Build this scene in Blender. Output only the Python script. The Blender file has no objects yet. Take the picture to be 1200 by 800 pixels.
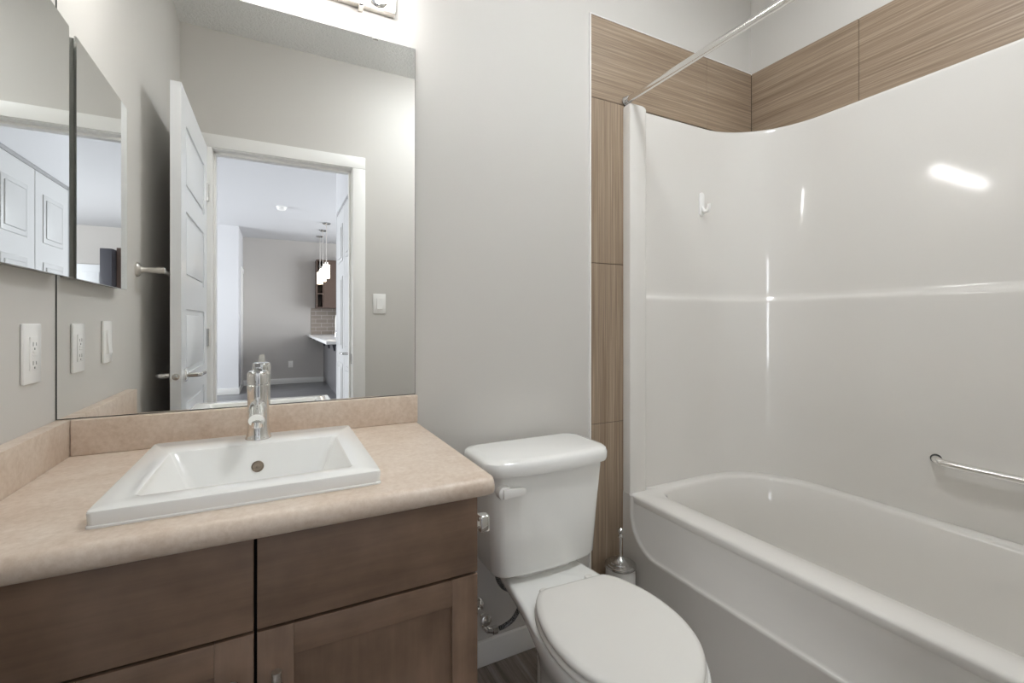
import bpy, bmesh, math, random
from mathutils import Vector, Matrix
random.seed(7)
S = bpy.context.scene
COL = S.collection
PI = math.pi

# ------------------------------------------------------------------ camera, world, lights, exposure
cd = bpy.data.cameras.new('camera'); cam = bpy.data.objects.new('camera', cd); COL.objects.link(cam)
cam.location = (0.442, -1.385, 1.123)
cam.rotation_euler = (PI/2, 0, -0.4748)
cd.sensor_fit = 'HORIZONTAL'; cd.sensor_width = 36.0; cd.lens = 536.0/1200*36
cd.shift_x = 0.0; cd.shift_y = -21.4/1200
cd.clip_start = 0.01; cd.clip_end = 60
S.camera = cam

w = bpy.data.worlds.new('world'); S.world = w; w.use_nodes = True
w.node_tree.nodes['Background'].inputs[0].default_value = (0.75, 0.87, 1.0, 1)
w.node_tree.nodes['Background'].inputs[1].default_value = 1.0

S.view_settings.view_transform = 'Standard'
S.view_settings.look = 'None'
S.view_settings.gamma = 1.0
S.view_settings.use_curve_mapping = False
S.view_settings.exposure = 0.30
S.cycles.max_bounces = 14; S.cycles.diffuse_bounces = 8; S.cycles.glossy_bounces = 8; S.cycles.transmission_bounces = 8
S.cycles.sample_clamp_indirect = 6.0
S.cycles.blur_glossy = 0.3

GLOBE_E = 20.0        # glass globes of the vanity light
CEILING_FILL_E = 62.0         # added ceiling fill light, diffuser strength
TUB_FILL_E = 44.0       # added fill light over the bathtub
WINDOW_W = 205.0      # daylight through the living room window; also scales the added kitchen fill


def area_light(name, loc, rot, sx, sy, watts, col):
    ld = bpy.data.lights.new(name, 'AREA'); ld.shape = 'RECTANGLE'; ld.size = sx; ld.size_y = sy
    ld.energy = watts; ld.color = col
    o = bpy.data.objects.new(name, ld); COL.objects.link(o); o.location = loc; o.rotation_euler = rot
    return o


area_light('window_daylight', (-3.94, -5.4, 1.35), (0, -PI/2, 0), 2.1, 3.2, WINDOW_W*1.15, (0.93, 0.96, 1.0))
area_light('kitchen_side_fill', (4.24, -5.2, 1.35), (0, PI/2, 0), 2.1, 3.2, WINDOW_W*0.75, (0.95, 0.97, 1.0))  # unseen area light added to brighten the far kitchen wall

# ------------------------------------------------------------------ materials


def srgb(r, g, b):
    f = lambda c: (c/255/12.92) if c/255 <= 0.04045 else ((c/255+0.055)/1.055)**2.4
    return (f(r), f(g), f(b), 1)


def new_mat(name, col=(0.8, 0.8, 0.8, 1), rough=0.5, metal=0.0, spec=0.5, coat=0.0):
    m = bpy.data.materials.new(name); m.use_nodes = True
    b = m.node_tree.nodes['Principled BSDF']
    b.inputs['Base Color'].default_value = col
    b.inputs['Roughness'].default_value = rough
    b.inputs['Metallic'].default_value = metal
    b.inputs['Specular IOR Level'].default_value = spec
    b.inputs['Coat Weight'].default_value = coat
    b.inputs['Coat Roughness'].default_value = 0.05
    return m


def nodes(m): return m.node_tree.nodes, m.node_tree.links, m.node_tree.nodes['Principled BSDF']


def coords(m, scale):
    n, l, b = nodes(m)
    tc = n.new('ShaderNodeTexCoord'); mp = n.new('ShaderNodeMapping')
    mp.inputs['Scale'].default_value = scale
    l.new(tc.outputs['Object'], mp.inputs['Vector'])
    return mp.outputs['Vector']


def noise(m, vec, scale, detail=4, rough=0.55):
    n, l, b = nodes(m)
    t = n.new('ShaderNodeTexNoise'); t.inputs['Scale'].default_value = scale
    t.inputs['Detail'].default_value = detail; t.inputs['Roughness'].default_value = rough
    l.new(vec, t.inputs['Vector'])
    return t.outputs['Fac']


def ramp(m, fac, stops):
    n, l, b = nodes(m)
    r = n.new('ShaderNodeValToRGB'); e = r.color_ramp.elements
    e[0].position, e[0].color = stops[0]
    e[1].position, e[1].color = stops[-1]
    for p, c in stops[1:-1]:
        k = e.new(p); k.color = c
    l.new(fac, r.inputs['Fac'])
    return r.outputs['Color']


def mix(m, a, b_, fac, mode='MIX'):
    n, l, b = nodes(m)
    x = n.new('ShaderNodeMix'); x.data_type = 'RGBA'; x.blend_type = mode
    if isinstance(fac, float): x.inputs[0].default_value = fac
    else: l.new(fac, x.inputs[0])
    for v, i in ((a, 6), (b_, 7)):
        if isinstance(v, tuple): x.inputs[i].default_value = v
        else: l.new(v, x.inputs[i])
    return x.outputs[2]


def bump(m, fac, strength, dist=0.01):
    n, l, b = nodes(m)
    x = n.new('ShaderNodeBump'); x.inputs['Strength'].default_value = strength; x.inputs['Distance'].default_value = dist
    l.new(fac, x.inputs['Height']); l.new(x.outputs['Normal'], b.inputs['Normal'])


def base(m, out):
    n, l, b = nodes(m); l.new(out, b.inputs['Base Color'])


def paint(name, col, rough=0.55, tex=0.05):
    m = new_mat(name, col, rough, spec=0.3)
    v = coords(m, (1, 1, 1))
    bump(m, noise(m, v, 320, 3), tex, 0.002)
    return m


M = {}
M['wall'] = paint('greige_wall_paint', srgb(202, 199, 194))
M['hall_wall'] = paint('grey_hall_wall_paint', srgb(190, 186, 182))
M['closet_paint'] = paint('closet_door_paint', srgb(204, 204, 204), 0.35, 0.01)
M['white_paint'] = paint('white_trim_paint', srgb(236, 235, 232), 0.35, 0.01)
M['door_paint'] = paint('white_door_paint', srgb(228, 230, 232), 0.28, 0.01)
M['ceiling'] = new_mat('textured_ceiling', srgb(242, 242, 240), 0.9, spec=0.1)
v = coords(M['ceiling'], (1, 1, 1)); bump(M['ceiling'], noise(M['ceiling'], v, 70, 6, 0.7), 0.8, 0.02)
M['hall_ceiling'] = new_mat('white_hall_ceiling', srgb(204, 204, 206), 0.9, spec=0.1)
M['porcelain'] = new_mat('white_porcelain', srgb(238, 238, 235), 0.12, spec=0.5, coat=0.3)
M['seat_plastic'] = new_mat('white_seat_plastic', srgb(224, 222, 217), 0.25)
M['acrylic'] = new_mat('white_acrylic', srgb(218, 215, 210), 0.08, spec=0.5)
M['plastic'] = new_mat('white_plastic', srgb(238, 237, 234), 0.3)
M['plastic_grey'] = new_mat('grey_slot_plastic', srgb(120, 120, 118), 0.5)
M['chrome'] = new_mat('chrome', (0.82, 0.82, 0.81, 1), 0.07, 1.0)
M['nickel'] = new_mat('brushed_nickel', (0.66, 0.63, 0.59, 1), 0.28, 1.0)
M['rod'] = new_mat('polished_rod', (0.90, 0.89, 0.87, 1), 0.2, 1.0)
M['cabinet_grey'] = new_mat('grey_cabinet_side', srgb(150, 150, 145), 0.4)
M['steel'] = new_mat('dull_steel', (0.55, 0.55, 0.54, 1), 0.22, 1.0)
M['mirror'] = new_mat('mirror_silver', (0.93, 0.94, 0.93, 1), 0.0, 1.0)
M['mirror_edge'] = new_mat('dark_mirror_edge', srgb(58, 62, 58), 0.3)
M['dark'] = new_mat('gap_shade', srgb(20, 17, 15), 0.8)  # near-black standing in for shade between the vanity fronts
M['rubber'] = new_mat('dark_rubber', srgb(50, 50, 48), 0.6)
M['bronze'] = new_mat('overflow_bronze', (0.30, 0.25, 0.20, 1), 0.35, 1.0)
M['grout'] = new_mat('dark_grout', srgb(92, 80, 66), 0.9)
M['quartz'] = new_mat('white_quartz', srgb(222, 222, 222), 0.2)
M['kitchen_grey'] = new_mat('grey_cabinet_panel', srgb(98, 97, 99), 0.35)
M['kitchen_brown'] = new_mat('brown_cabinet', srgb(84, 68, 60), 0.4)
M['fridge'] = new_mat('dark_appliance', srgb(60, 60, 66), 0.35)

# braided hose
m = M['braid'] = new_mat('braided_hose', srgb(120, 120, 120), 0.35, 0.7)
v = coords(m, (1, 1, 1)); f = noise(m, v, 420, 2)
base(m, ramp(m, f, [(0.4, srgb(25, 25, 26)), (0.62, srgb(170, 170, 170))]))

# beige laminate worktop
m = M['laminate'] = new_mat('beige_laminate', rough=0.38)
v = coords(m, (1, 1.6, 1)); f1 = noise(m, v, 9, 8, 0.68); f2 = noise(m, coords(m, (1, 1, 1)), 95, 6, 0.7)
c1 = ramp(m, f1, [(0.32, srgb(194, 173, 153)), (0.50, srgb(209, 192, 175)), (0.70, srgb(221, 208, 194))])
c2 = ramp(m, f2, [(0.35, srgb(188, 167, 147)), (0.65, srgb(225, 212, 199))])
base(m, mix(m, c1, c2, 0.4))

# stained wood: grain along one axis


def stained(name, axis):
    m = new_mat(name, rough=0.33, spec=0.45)
    sc = [34, 34, 34]; sc['xyz'.index(axis)] = 2.2
    v = coords(m, tuple(sc)); f = noise(m, v, 1.0, 8, 0.62)
    v2 = coords(m, (3, 3, 3)); f2 = noise(m, v2, 2.4, 4, 0.5)
    c = ramp(m, f, [(0.28, srgb(88, 68, 54)), (0.55, srgb(124, 101, 84)), (0.80, srgb(150, 125, 105))])
    d = ramp(m, f2, [(0.3, srgb(92, 73, 59)), (0.7, srgb(152, 126, 106))])
    base(m, mix(m, c, d, 0.55)); bump(m, f, 0.05, 0.002)
    return m


M['wood_h'] = stained('stained_wood_across', 'x')
M['wood_v'] = stained('stained_wood_upright', 'z')

# wood look tile


def woodtile(name, axis):
    m = new_mat(name, rough=0.42, spec=0.4)
    sc = [160, 160, 160]; sc['xyz'.index(axis)] = 2.0
    v = coords(m, tuple(sc)); f = noise(m, v, 1.0, 5, 0.7)
    sc2 = [26, 26, 26]; sc2['xyz'.index(axis)] = 1.2
    g = noise(m, coords(m, tuple(sc2)), 1.0, 3, 0.6)
    c = ramp(m, f, [(0.30, srgb(100, 83, 67)), (0.52, srgb(147, 128, 108)), (0.70, srgb(188, 171, 151))])
    d = ramp(m, g, [(0.35, srgb(132, 113, 94)), (0.65, srgb(160, 141, 121))])
    base(m, mix(m, c, d, 0.4)); bump(m, f, 0.08, 0.001)
    return m


M['tile_x'] = woodtile('wood_look_tile_along', 'x')
M['tile_y'] = woodtile('wood_look_tile_side', 'y')
M['tile_z'] = woodtile('wood_look_tile_upright', 'z')

# plank floor


def planks(name, c_lo, c_mid, c_hi, rot=0.0):
    m = new_mat(name, rough=0.35, spec=0.4)
    n, l, b = nodes(m)
    tc = n.new('ShaderNodeTexCoord'); mp = n.new('ShaderNodeMapping'); mp.inputs['Rotation'].default_value = (0, 0, rot)
    l.new(tc.outputs['Object'], mp.inputs['Vector'])
    br = n.new('ShaderNodeTexBrick'); br.offset = 0.37
    br.inputs['Scale'].default_value = 1.0; br.inputs['Brick Width'].default_value = 1.2; br.inputs['Row Height'].default_value = 0.15
    br.inputs['Mortar Size'].default_value = 0.0015
    br.inputs['Color1'].default_value = (0.35, 0.35, 0.35, 1); br.inputs['Color2'].default_value = (0.65, 0.65, 0.65, 1)
    br.inputs['Mortar'].default_value = (0.08, 0.08, 0.08, 1)
    l.new(mp.outputs['Vector'], br.inputs['Vector'])
    mp2 = n.new('ShaderNodeMapping'); mp2.inputs['Scale'].default_value = (2.0, 40, 1); l.new(mp.outputs['Vector'], mp2.inputs['Vector'])
    f = noise(m, mp2.outputs['Vector'], 1.0, 7, 0.68)
    c = ramp(m, f, [(0.30, c_lo), (0.52, c_mid), (0.72, c_hi)])
    base(m, mix(m, c, br.outputs['Color'], 0.35, 'OVERLAY'))
    return m


M['floor'] = planks('grey_brown_plank_floor', srgb(92, 81, 74), srgb(136, 126, 118), srgb(174, 166, 160), PI/2)
M['hall_floor'] = planks('grey_plank_floor', srgb(84, 83, 84), srgb(122, 122, 124), srgb(152, 152, 154), 0.0)

# subway backsplash in the kitchen
m = M['subway'] = new_mat('taupe_subway_tile', rough=0.3)
n, l, b = nodes(m); tc = n.new('ShaderNodeTexCoord'); mp = n.new('ShaderNodeMapping'); mp.inputs['Rotation'].default_value = (PI/2, 0, 0)
br = n.new('ShaderNodeTexBrick'); br.inputs['Scale'].default_value = 1.0; br.inputs['Brick Width'].default_value = 0.2; br.inputs['Row Height'].default_value = 0.075
br.inputs['Mortar Size'].default_value = 0.004
br.inputs['Color1'].default_value = srgb(140, 129, 120); br.inputs['Color2'].default_value = srgb(152, 141, 132); br.inputs['Mortar'].default_value = srgb(182, 178, 172)
l.new(tc.outputs['Object'], mp.inputs['Vector']); l.new(mp.outputs['Vector'], br.inputs['Vector']); base(m, br.outputs['Color'])


def glow(name, col, strength):
    m = new_mat(name, (0.9, 0.9, 0.9, 1), 0.3)
    b = m.node_tree.nodes['Principled BSDF']
    b.inputs['Emission Color'].default_value = col; b.inputs['Emission Strength'].default_value = strength
    return m


M['globe'] = glow('lit_glass_globe', (1.0, 0.985, 0.975, 1), GLOBE_E)
M['pendant_glow'] = glow('lit_pendant_glass', (1.0, 0.80, 0.55, 1), 2.2)
M['fill_disc'] = glow('lit_fill_disc', (0.93, 0.97, 1.0, 1), CEILING_FILL_E)
M['tub_fill_disc'] = glow('lit_tub_fill_lens', (0.93, 0.97, 1.0, 1), TUB_FILL_E)

# ------------------------------------------------------------------ mesh helpers


class MB:
    def __init__(self): self.bm = bmesh.new()

    def box(self, x0, x1, y0, y1, z0, z1, bev=0.0, seg=2):
        bm = self.bm
        vs = [bm.verts.new((x, y, z)) for x in (x0, x1) for y in (y0, y1) for z in (z0, z1)]
        q = [(0, 1, 3, 2), (4, 6, 7, 5), (0, 4, 5, 1), (2, 3, 7, 6), (0, 2, 6, 4), (1, 5, 7, 3)]
        fs = [bm.faces.new([vs[i] for i in f]) for f in q]
        if bev > 0:
            es = list({e for f in fs for e in f.edges})
            bmesh.ops.bevel(bm, geom=es, offset=bev, segments=seg, affect='EDGES', profile=0.5)
        return self

    def loft(self, rings, cap0=True, cap1=True, closed=True):
        bm = self.bm
        R = [[bm.verts.new(p) for p in r] for r in rings]
        n = len(R[0])
        for a, b in zip(R[:-1], R[1:]):
            for i in range(n if closed else n-1):
                j = (i+1) % n
                bm.faces.new((a[i], a[j], b[j], b[i]))
        if cap0: bm.faces.new(list(reversed(R[0])))
        if cap1: bm.faces.new(R[-1])
        return self

    def lathe(self, c, prof, axis='z', n=32, cap0=True, cap1=True):
        """prof: (radius, height along axis) pairs from c."""
        rings = []
        for r, h in prof:
            ring = []
            for k in range(n):
                a = 2*PI*k/n; u, v_ = r*math.cos(a), r*math.sin(a)
                p = {'z': (u, v_, h), 'x': (h, u, v_), 'y': (v_, h, u)}[axis]
                ring.append((c[0]+p[0], c[1]+p[1], c[2]+p[2]))
            rings.append(ring)
        return self.loft(rings, cap0, cap1)

    def tube(self, pts, r, n=14, cap=True):
        pts = [Vector(p) for p in pts]
        rad = r if isinstance(r, (list, tuple)) else [r]*len(pts)
        up = None; rings = []
        for i, p in enumerate(pts):
            t = (pts[min(i+1, len(pts)-1)]-pts[max(i-1, 0)]).normalized()
            if up is None:
                up = Vector((0, 0, 1)) if abs(t.z) < 0.9 else Vector((1, 0, 0))
            s = t.cross(up).normalized(); up = s.cross(t).normalized()
            rings.append([tuple(p+s*(rad[i]*math.cos(2*PI*k/n))+up*(rad[i]*math.sin(2*PI*k/n))) for k in range(n)])
        return self.loft(rings, cap, cap)

    def prism(self, poly, axis, a0, a1):
        """poly: 2D points in the plane across the axis; x: (y,z), y: (x,z), z: (x,y)."""
        def P(q, a): return {'x': (a, q[0], q[1]), 'y': (q[0], a, q[1]), 'z': (q[0], q[1], a)}[axis]
        return self.loft([[P(q, a0) for q in poly], [P(q, a1) for q in poly]])

    def build(self, name, mat, parent=None, origin=(0, 0, 0), smooth=True, angle=35):
        bm = self.bm
        bmesh.ops.recalc_face_normals(bm, faces=bm.faces[:])
        o_ = Vector(origin)
        for v in bm.verts: v.co -= o_
        me = bpy.data.meshes.new(name); bm.to_mesh(me); bm.free()
        me.materials.append(mat)
        if smooth:
            me.shade_smooth(); me.set_sharp_from_angle(angle=math.radians(angle))
        o = bpy.data.objects.new(name, me); COL.objects.link(o)
        if parent is None: o.location = o_
        else: o.parent = parent
        return o


def catmull(pts, n=8):
    P = [Vector(p) for p in pts]; P = [2*P[0]-P[1]]+P+[2*P[-1]-P[-2]]
    out = []
    for i in range(1, len(P)-2):
        a, b, c, d = P[i-1:i+3]
        for k in range(n):
            t = k/n
            out.append(tuple(0.5*((2*b)+(c-a)*t+(2*a-5*b+4*c-d)*t*t+(3*b-a-3*c+d)*t**3)))
    out.append(tuple(P[-2])); return out


def rrect(x0, x1, y0, y1, r, n=8):
    """rounded rectangle, counter-clockwise; r is one radius or four (x1y1, x0y1, x0y0, x1y0)"""
    rr = r if isinstance(r, (list, tuple)) else [r]*4
    C = [(x1-rr[0], y1-rr[0], 0), (x0+rr[1], y1-rr[1], 90), (x0+rr[2], y0+rr[2], 180), (x1-rr[3], y0+rr[3], 270)]
    return [(cx+rr[i]*math.cos(math.radians(a+90*k/n)), cy+rr[i]*math.sin(math.radians(a+90*k/n)))
            for i, (cx, cy, a) in enumerate(C) for k in range(n+1)]


def at_z(ring, z): return [(x, y, z) for x, y in ring]


def empty(name, loc, label=None, cat=None, group=None):
    o = bpy.data.objects.new(name, None); COL.objects.link(o); o.location = loc; o.empty_display_size = 0.05
    return tag(o, label, cat, group)


def tag(o, label=None, cat=None, group=None):
    if label: o['label'] = label
    if cat: o['category'] = cat
    if group: o['group'] = group
    return o


def part(mb, name, mat, parent, label=None, **k):
    org = Vector(parent.location)
    if parent.parent: org = org+Vector(parent.parent.location)
    o = mb.build(name, M[mat], parent, origin=org, **k)
    if label: o['label'] = label
    return o


def struct(mb, name, mat, **k):
    o = mb.build(name, M[mat], **k); o['kind'] = 'structure'; return o


# ------------------------------------------------------------------ setting: the bathroom shell
XR = 2.404       # right wall
YF = -1.48       # door wall (bathroom face)
ZC = 2.665       # ceiling
struct(MB().box(-0.12, XR+0.12, YF-0.12, 0.12, -0.06, 0), 'floor', 'floor')
struct(MB().box(-0.12, XR+0.12, YF-0.12, 0.12, ZC, ZC+0.06), 'ceiling', 'ceiling')
struct(MB().box(-0.12, XR+0.12, 0, 0.12, 0, ZC), 'wall_back', 'wall')
struct(MB().box(-0.12, 0, YF-0.12, 0, 0, ZC), 'wall_left', 'wall')
struct(MB().box(XR, XR+0.12, YF-0.12, 0, 0, ZC), 'wall_right', 'wall')
OX0, OX1, OZ = 0.137, 0.843, 2.045      # doorway
b = MB(); b.box(0, OX0, YF-0.12, YF, 0, ZC); b.box(OX1, XR, YF-0.12, YF, 0, ZC); b.box(OX0, OX1, YF-0.12, YF, OZ, ZC)
struct(b, 'wall_front', 'wall')
b = MB(); b.box(0.7952, 1.4755, -0.013, 0, 0, 0.082, 0.003)
struct(b, 'baseboard_back', 'white_paint')
b = MB(); b.box(0.913, 1.634, YF, YF+0.013, 0, 0.082, 0.003)
struct(b, 'baseboard_front', 'white_paint')
b = MB(); b.box(0, 0.013, YF+0.02, -0.60, 0, 0.082, 0.003)
struct(b, 'baseboard_left', 'white_paint')

# doorway lining, stops and casing
b = MB()
b.box(OX0, OX0+0.004, YF-0.125, YF+0.004, 0, OZ); b.box(OX1-0.004, OX1, YF-0.125, YF+0.004, 0, OZ)
b.box(OX0, OX1, YF-0.125, YF+0.004, OZ-0.006, OZ)
b.box(OX0+0.004, OX0+0.016, YF-0.08, YF-0.040, 0, OZ-0.006, 0.002); b.box(OX1-0.016, OX1-0.004, YF-0.08, YF-0.040, 0, OZ-0.006, 0.002)
b.box(OX0, OX1, YF-0.08, YF-0.040, OZ-0.020, OZ-0.006, 0.002)
struct(b, 'trim_1', 'white_paint')
b = MB()
for (ya, yb) in ((YF, YF+0.017), (YF-0.137, YF-0.12)):
    b.box(OX0-0.068, OX0+0.002, ya, yb, 0, OZ-0.0025, 0.003)
    b.box(OX1-0.002, OX1+0.070, ya, yb, 0, OZ-0.0025, 0.003)
    b.box(OX0-0.068, OX1+0.070, ya, yb, OZ-0.002, OZ+0.067, 0.003)
struct(b, 'trim_2', 'white_paint')

# wood look tile around the tub alcove
ZT0, ZT1 = 1.966, 2.274
g = 0.0012
b = MB()
XS0, XS1 = 1.480, 1.640
for z0, z1 in ((0, 0.746), (0.746, 1.348), (1.348, ZT0)):
    b.box(XS0, XS1, -0.007, -0.0005, z0+g, z1-g, 0.0008, 1)
struct(b, 'trim_3', 'tile_z')
b = MB()
for x0, x1 in ((XS0, 2.100), (2.100, XR-0.007)):
    b.box(x0+(g if x0 > 2 else 0), x1-g, -0.007, -0.0005, ZT0+g, ZT1, 0.0008, 1)
struct(b, 'trim_4', 'tile_x')
b = MB()
for y0, y1 in ((-0.447, -0.0075), (-1.067, -0.447), (YF, -1.067)):
    b.box(XR-0.007, XR-0.0005, y0+g, y1-g, ZT0+g-0.01, ZT1, 0.0008, 1)
struct(b, 'trim_5', 'tile_y')
b = MB(); b.box(XS0, XR, -0.004, 0, 0, ZT0); b.box(XS0, XR, -0.004, 0, ZT0, ZT1-0.002); b.box(XR-0.004, XR, YF, 0, 1.9, ZT1-0.002)
struct(b, 'trim_6', 'grout')
b = MB(); b.box(XS0-0.005, XS0, -0.009, 0, 0, ZT1+0.003); b.box(XS0, XR, -0.0085, 0, ZT1, ZT1+0.003)
struct(b, 'trim_7', 'white_paint')

# ------------------------------------------------------------------ hall, living room and kitchen beyond the door
YB, YW = -1.60, -8.10
struct(MB().box(-4.1, 4.4, YW-0.1, YB, -0.06, 0), 'floor_hall', 'hall_floor')
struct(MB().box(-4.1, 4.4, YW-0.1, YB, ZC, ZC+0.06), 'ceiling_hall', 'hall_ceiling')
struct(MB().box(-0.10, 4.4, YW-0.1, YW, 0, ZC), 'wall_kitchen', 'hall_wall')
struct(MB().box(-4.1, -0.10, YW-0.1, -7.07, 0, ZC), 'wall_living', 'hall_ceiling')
b = MB(); b.box(4.3, 4.4, YW, -6.9, 0, ZC); b.box(4.3, 4.4, -3.5, YB, 0, ZC); b.box(4.3, 4.4, -6.9, -3.5, 0, 0.25); b.box(4.3, 4.4, -6.9, -3.5, 2.45, ZC)
struct(b, 'wall_kitchen_side', 'hall_wall')
b = MB(); b.box(-4.1, -4.0, -7.07, -7.02, 0, ZC); b.box(-4.1, -4.0, -3.75, YB, 0, ZC); b.box(-4.1, -4.0, -7.02, -3.75, 0, 0.25); b.box(-4.1, -4.0, -7.02, -3.75, 2.45, ZC)
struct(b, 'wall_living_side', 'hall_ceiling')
b = MB(); b.box(-4.0, 0, YB-0.02, YB+0.0, 0, ZC)
struct(b, 'wall_living_near', 'hall_wall')
struct(MB().box(-0.02, 0.115, -1.96, YB, 0, ZC), 'wall_hall_left', 'white_paint')
XCL = 0.905
b = MB(); b.box(XCL, 1.5, -2.90, -2.865, 0, ZC); b.box(XCL, 1.5, -1.87, YB, 0, ZC); b.box(XCL, 1.5, -2.865, -1.87, 2.07, ZC); b.box(1.45, 1.5, -2.865, -1.87, 0, 2.07)
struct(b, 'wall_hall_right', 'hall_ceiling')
struct(MB().box(XCL+0.002, XCL+0.03, -2.865, -1.87, 2.045, 2.07), 'trim_8', 'steel')
struct(MB().box(1.5, 4.3, -1.72, YB, 0, ZC), 'wall_kitchen_near', 'hall_wall')
b = MB(); b.box(-0.10, 1.236, YW, YW+0.014, 0, 0.10, 0.004)
struct(b, 'baseboard_kitchen', 'white_paint')
b = MB(); b.box(-4.0, -0.086, -7.07, -7.056, 0, 0.10, 0.004); b.box(-0.10, -0.086, -8.09, -7.07, 0, 0.10, 0.004)
struct(b, 'baseboard_living', 'white_paint')
b = MB(); b.box(-0.10, -0.084, -7.62, -7.54, 0.1, 2.08, 0.003); b.box(-0.10, -0.084, -8.09, -7.62, 2.0, 2.08, 0.003); b.box(-0.10, -0.092, -8.09, -7.62, 0.1, 2.0)
struct(b, 'trim_9', 'white_paint')
struct(MB().box(1.02, 2.0, YW, YW+0.012, 0.91, 1.41), 'trim_10', 'subway')


def slab_door(b, x0, x1, z0, z1, yf, th, panels, sgn):
    """door leaf across x at y=yf (front face) with raised panels; sgn is the way the face looks"""
    b.box(x0, x1, min(yf, yf-sgn*th), max(yf, yf-sgn*th), z0, z1, 0.002, 1)


# far kitchen door
d3 = empty('door_3', (2.235, YW+0.02, 0)); d3['kind'] = 'structure'
b = MB(); b.box(2.06, 2.41, YW, YW+0.04, 0, 2.05, 0.004); part(b, 'door_leaf', 'door_paint', d3)
b = MB(); b.box(2.12, 2.35, YW+0.04, YW+0.048, 1.15, 1.93, 0.006); b.box(2.12, 2.35, YW+0.04, YW+0.048, 0.2, 1.0, 0.006); part(b, 'door_panel', 'door_paint', d3)

# ------------------------------------------------------------------ bathroom door leaf (open, against the left wall)
d1 = empty('door_1', (0.0985, -1.462, 0)); d1['kind'] = 'structure'
X0, X1 = 0.0845, 0.1195
YT = -0.744
b = MB(); b.box(X0+0.006, X1-0.006, -1.462, YT, 0.012, 2.038)
ST = 0.105
PZ = [(0.20, 0.46), (0.56, 0.82), (0.92, 1.18), (1.30, 1.57), (1.66, 1.912)]
for xa, xb in ((X0, X0+0.0065), (X1-0.0065, X1)):
    b.box(xa, xb, -1.462, -1.462+ST, 0.012, 2.038); b.box(xa, xb, YT-ST, YT, 0.012, 2.038)
    zz = [0.012]+[z for p in PZ for z in p]+[2.038]
    for i in range(0, len(zz), 2): b.box(xa, xb, -1.462+ST, YT-ST, zz[i], zz[i+1])
b.box(X0, X1, YT, YT+0.0008, 0.012, 2.038)
leaf = part(b, 'door_leaf', 'door_paint', d1, smooth=False)
for z0, z1 in PZ:
    b = MB()
    for xa, xb in ((X0+0.001, X0+0.007), (X1-0.007, X1-0.001)):
        b.box(xa, xb, -1.462+ST+0.022, YT-ST-0.022, z0+0.022, z1-0.022, 0.004, 2)
    part(b, 'door_panel', 'door_paint', d1)


def lever(parent, y, z, xface, sgn, dirn, mat='nickel', length=0.105):
    b = MB()
    b.lathe((xface, y, z), [(0.026, 0), (0.026, sgn*0.006), (0.022, sgn*0.010), (0.011, sgn*0.013), (0.010, sgn*0.045)], 'x', 24)
    b.tube(catmull([(xface+sgn*0.040, y, z), (xface+sgn*0.050, y+dirn*0.010, z), (xface+sgn*0.053, y+dirn*0.03, z), (xface+sgn*0.053, y+dirn*length, z-0.002)], 5), 0.0085, 12)
    return part(b, 'door_handle', mat, parent, 'satin metal lever handle')


lever(d1, -0.806, 0.920, X1, 1, -1, 'chrome'); lever(d1, -0.806, 0.920, X0, -1, -1, 'chrome')
b = MB(); b.lathe((0.102, YT+0.0006, 0.920), [(0.0125, 0), (0.0125, 0.0012), (0.0085, 0.0014), (0.0085, 0.006), (0.004, 0.008)], 'y', 20)
part(b, 'latch', 'steel', d1)
for z in (0.25, 1.05, 1.80):
    b = MB(); b.tube([(X1+0.006, -1.468, z-0.045), (X1+0.006, -1.468, z+0.045)], 0.006, 10); b.box(X1, X1+0.008, -1.466, -1.44, z-0.045, z+0.045)
    part(b, 'hinge', 'steel', d1)
b = MB(); b.box(OX1-0.0055, OX1-0.004, YF-0.036, YF-0.006, 0.88, 0.94); b.box(OX1-0.0062, OX1-0.0055, YF-0.028, YF-0.014, 0.896, 0.924)
sp = struct(b, 'trim_11', 'steel')

# closet doors in the hall
def closet_leaf(y0, y1, first):
    t = empty('door_2', (XCL+0.012, (y0+y1)/2, 0.0)); t['kind'] = 'structure'
    b = MB(); b.box(XCL+0.002, XCL+0.032, y0+0.002, y1-0.002, 0.012, 2.044, 0.003, 1)
    part(b, 'door_leaf', 'closet_paint', t)
    pw = (y1-y0-0.11*2-0.0)/1.0
    for z0, z1 in ((0.22, 0.80), (0.92, 1.50), (1.62, 1.92)):
        b = MB()
        ya, yb = y0+0.10, y1-0.10
        b.box(XCL-0.004, XCL+0.004, ya, yb, z0, z1, 0.004, 2)
        b.box(XCL-0.010, XCL-0.003, ya+0.03, yb-0.03, z0+0.03, z1-0.03, 0.006, 2)
        part(b, 'door_panel', 'closet_paint', t)
    return t


closet_leaf(-2.862, -2.370, True)
t = closet_leaf(-2.366, -1.874, False)
lever(t, -2.06, 0.907, XCL+0.002, -1, -1, 'steel', 0.09)

# ------------------------------------------------------------------ bathtub
TX0, TX1, TY0, TY1, ZR = 1.636, 2.396, YF+0.008, -0.008, 0.475
tub = empty('bathtub', (2.0, -0.75, 0), 'white built-in bathtub with a moulded apron beside the toilet', 'bathtub')
b = MB()
rings = []
def tr(ins_x0, ins_x1, ins_y0, ins_y1, z, r):
    return at_z(rrect(TX0+ins_x0, TX1-ins_x1, TY0+ins_y0, TY1-ins_y1, r, 10), z)
rings.append(tr(0.0042, 0, 0, 0, ZR-0.03, [0.29, 0.004, 0.004, 0.29]))
rings.append(tr(0.0015, 0, 0, 0, ZR-0.010, [0.29, 0.004, 0.004, 0.29]))
rings.append(tr(0.0045, 0, 0, 0, ZR-0.003, [0.29, 0.006, 0.006, 0.29]))
rings.append(tr(0.011, 0, 0, 0, ZR, [0.29, 0.01, 0.01, 0.29]))
IN = (0.100, 0.056, 0.11, 0.056)
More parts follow.
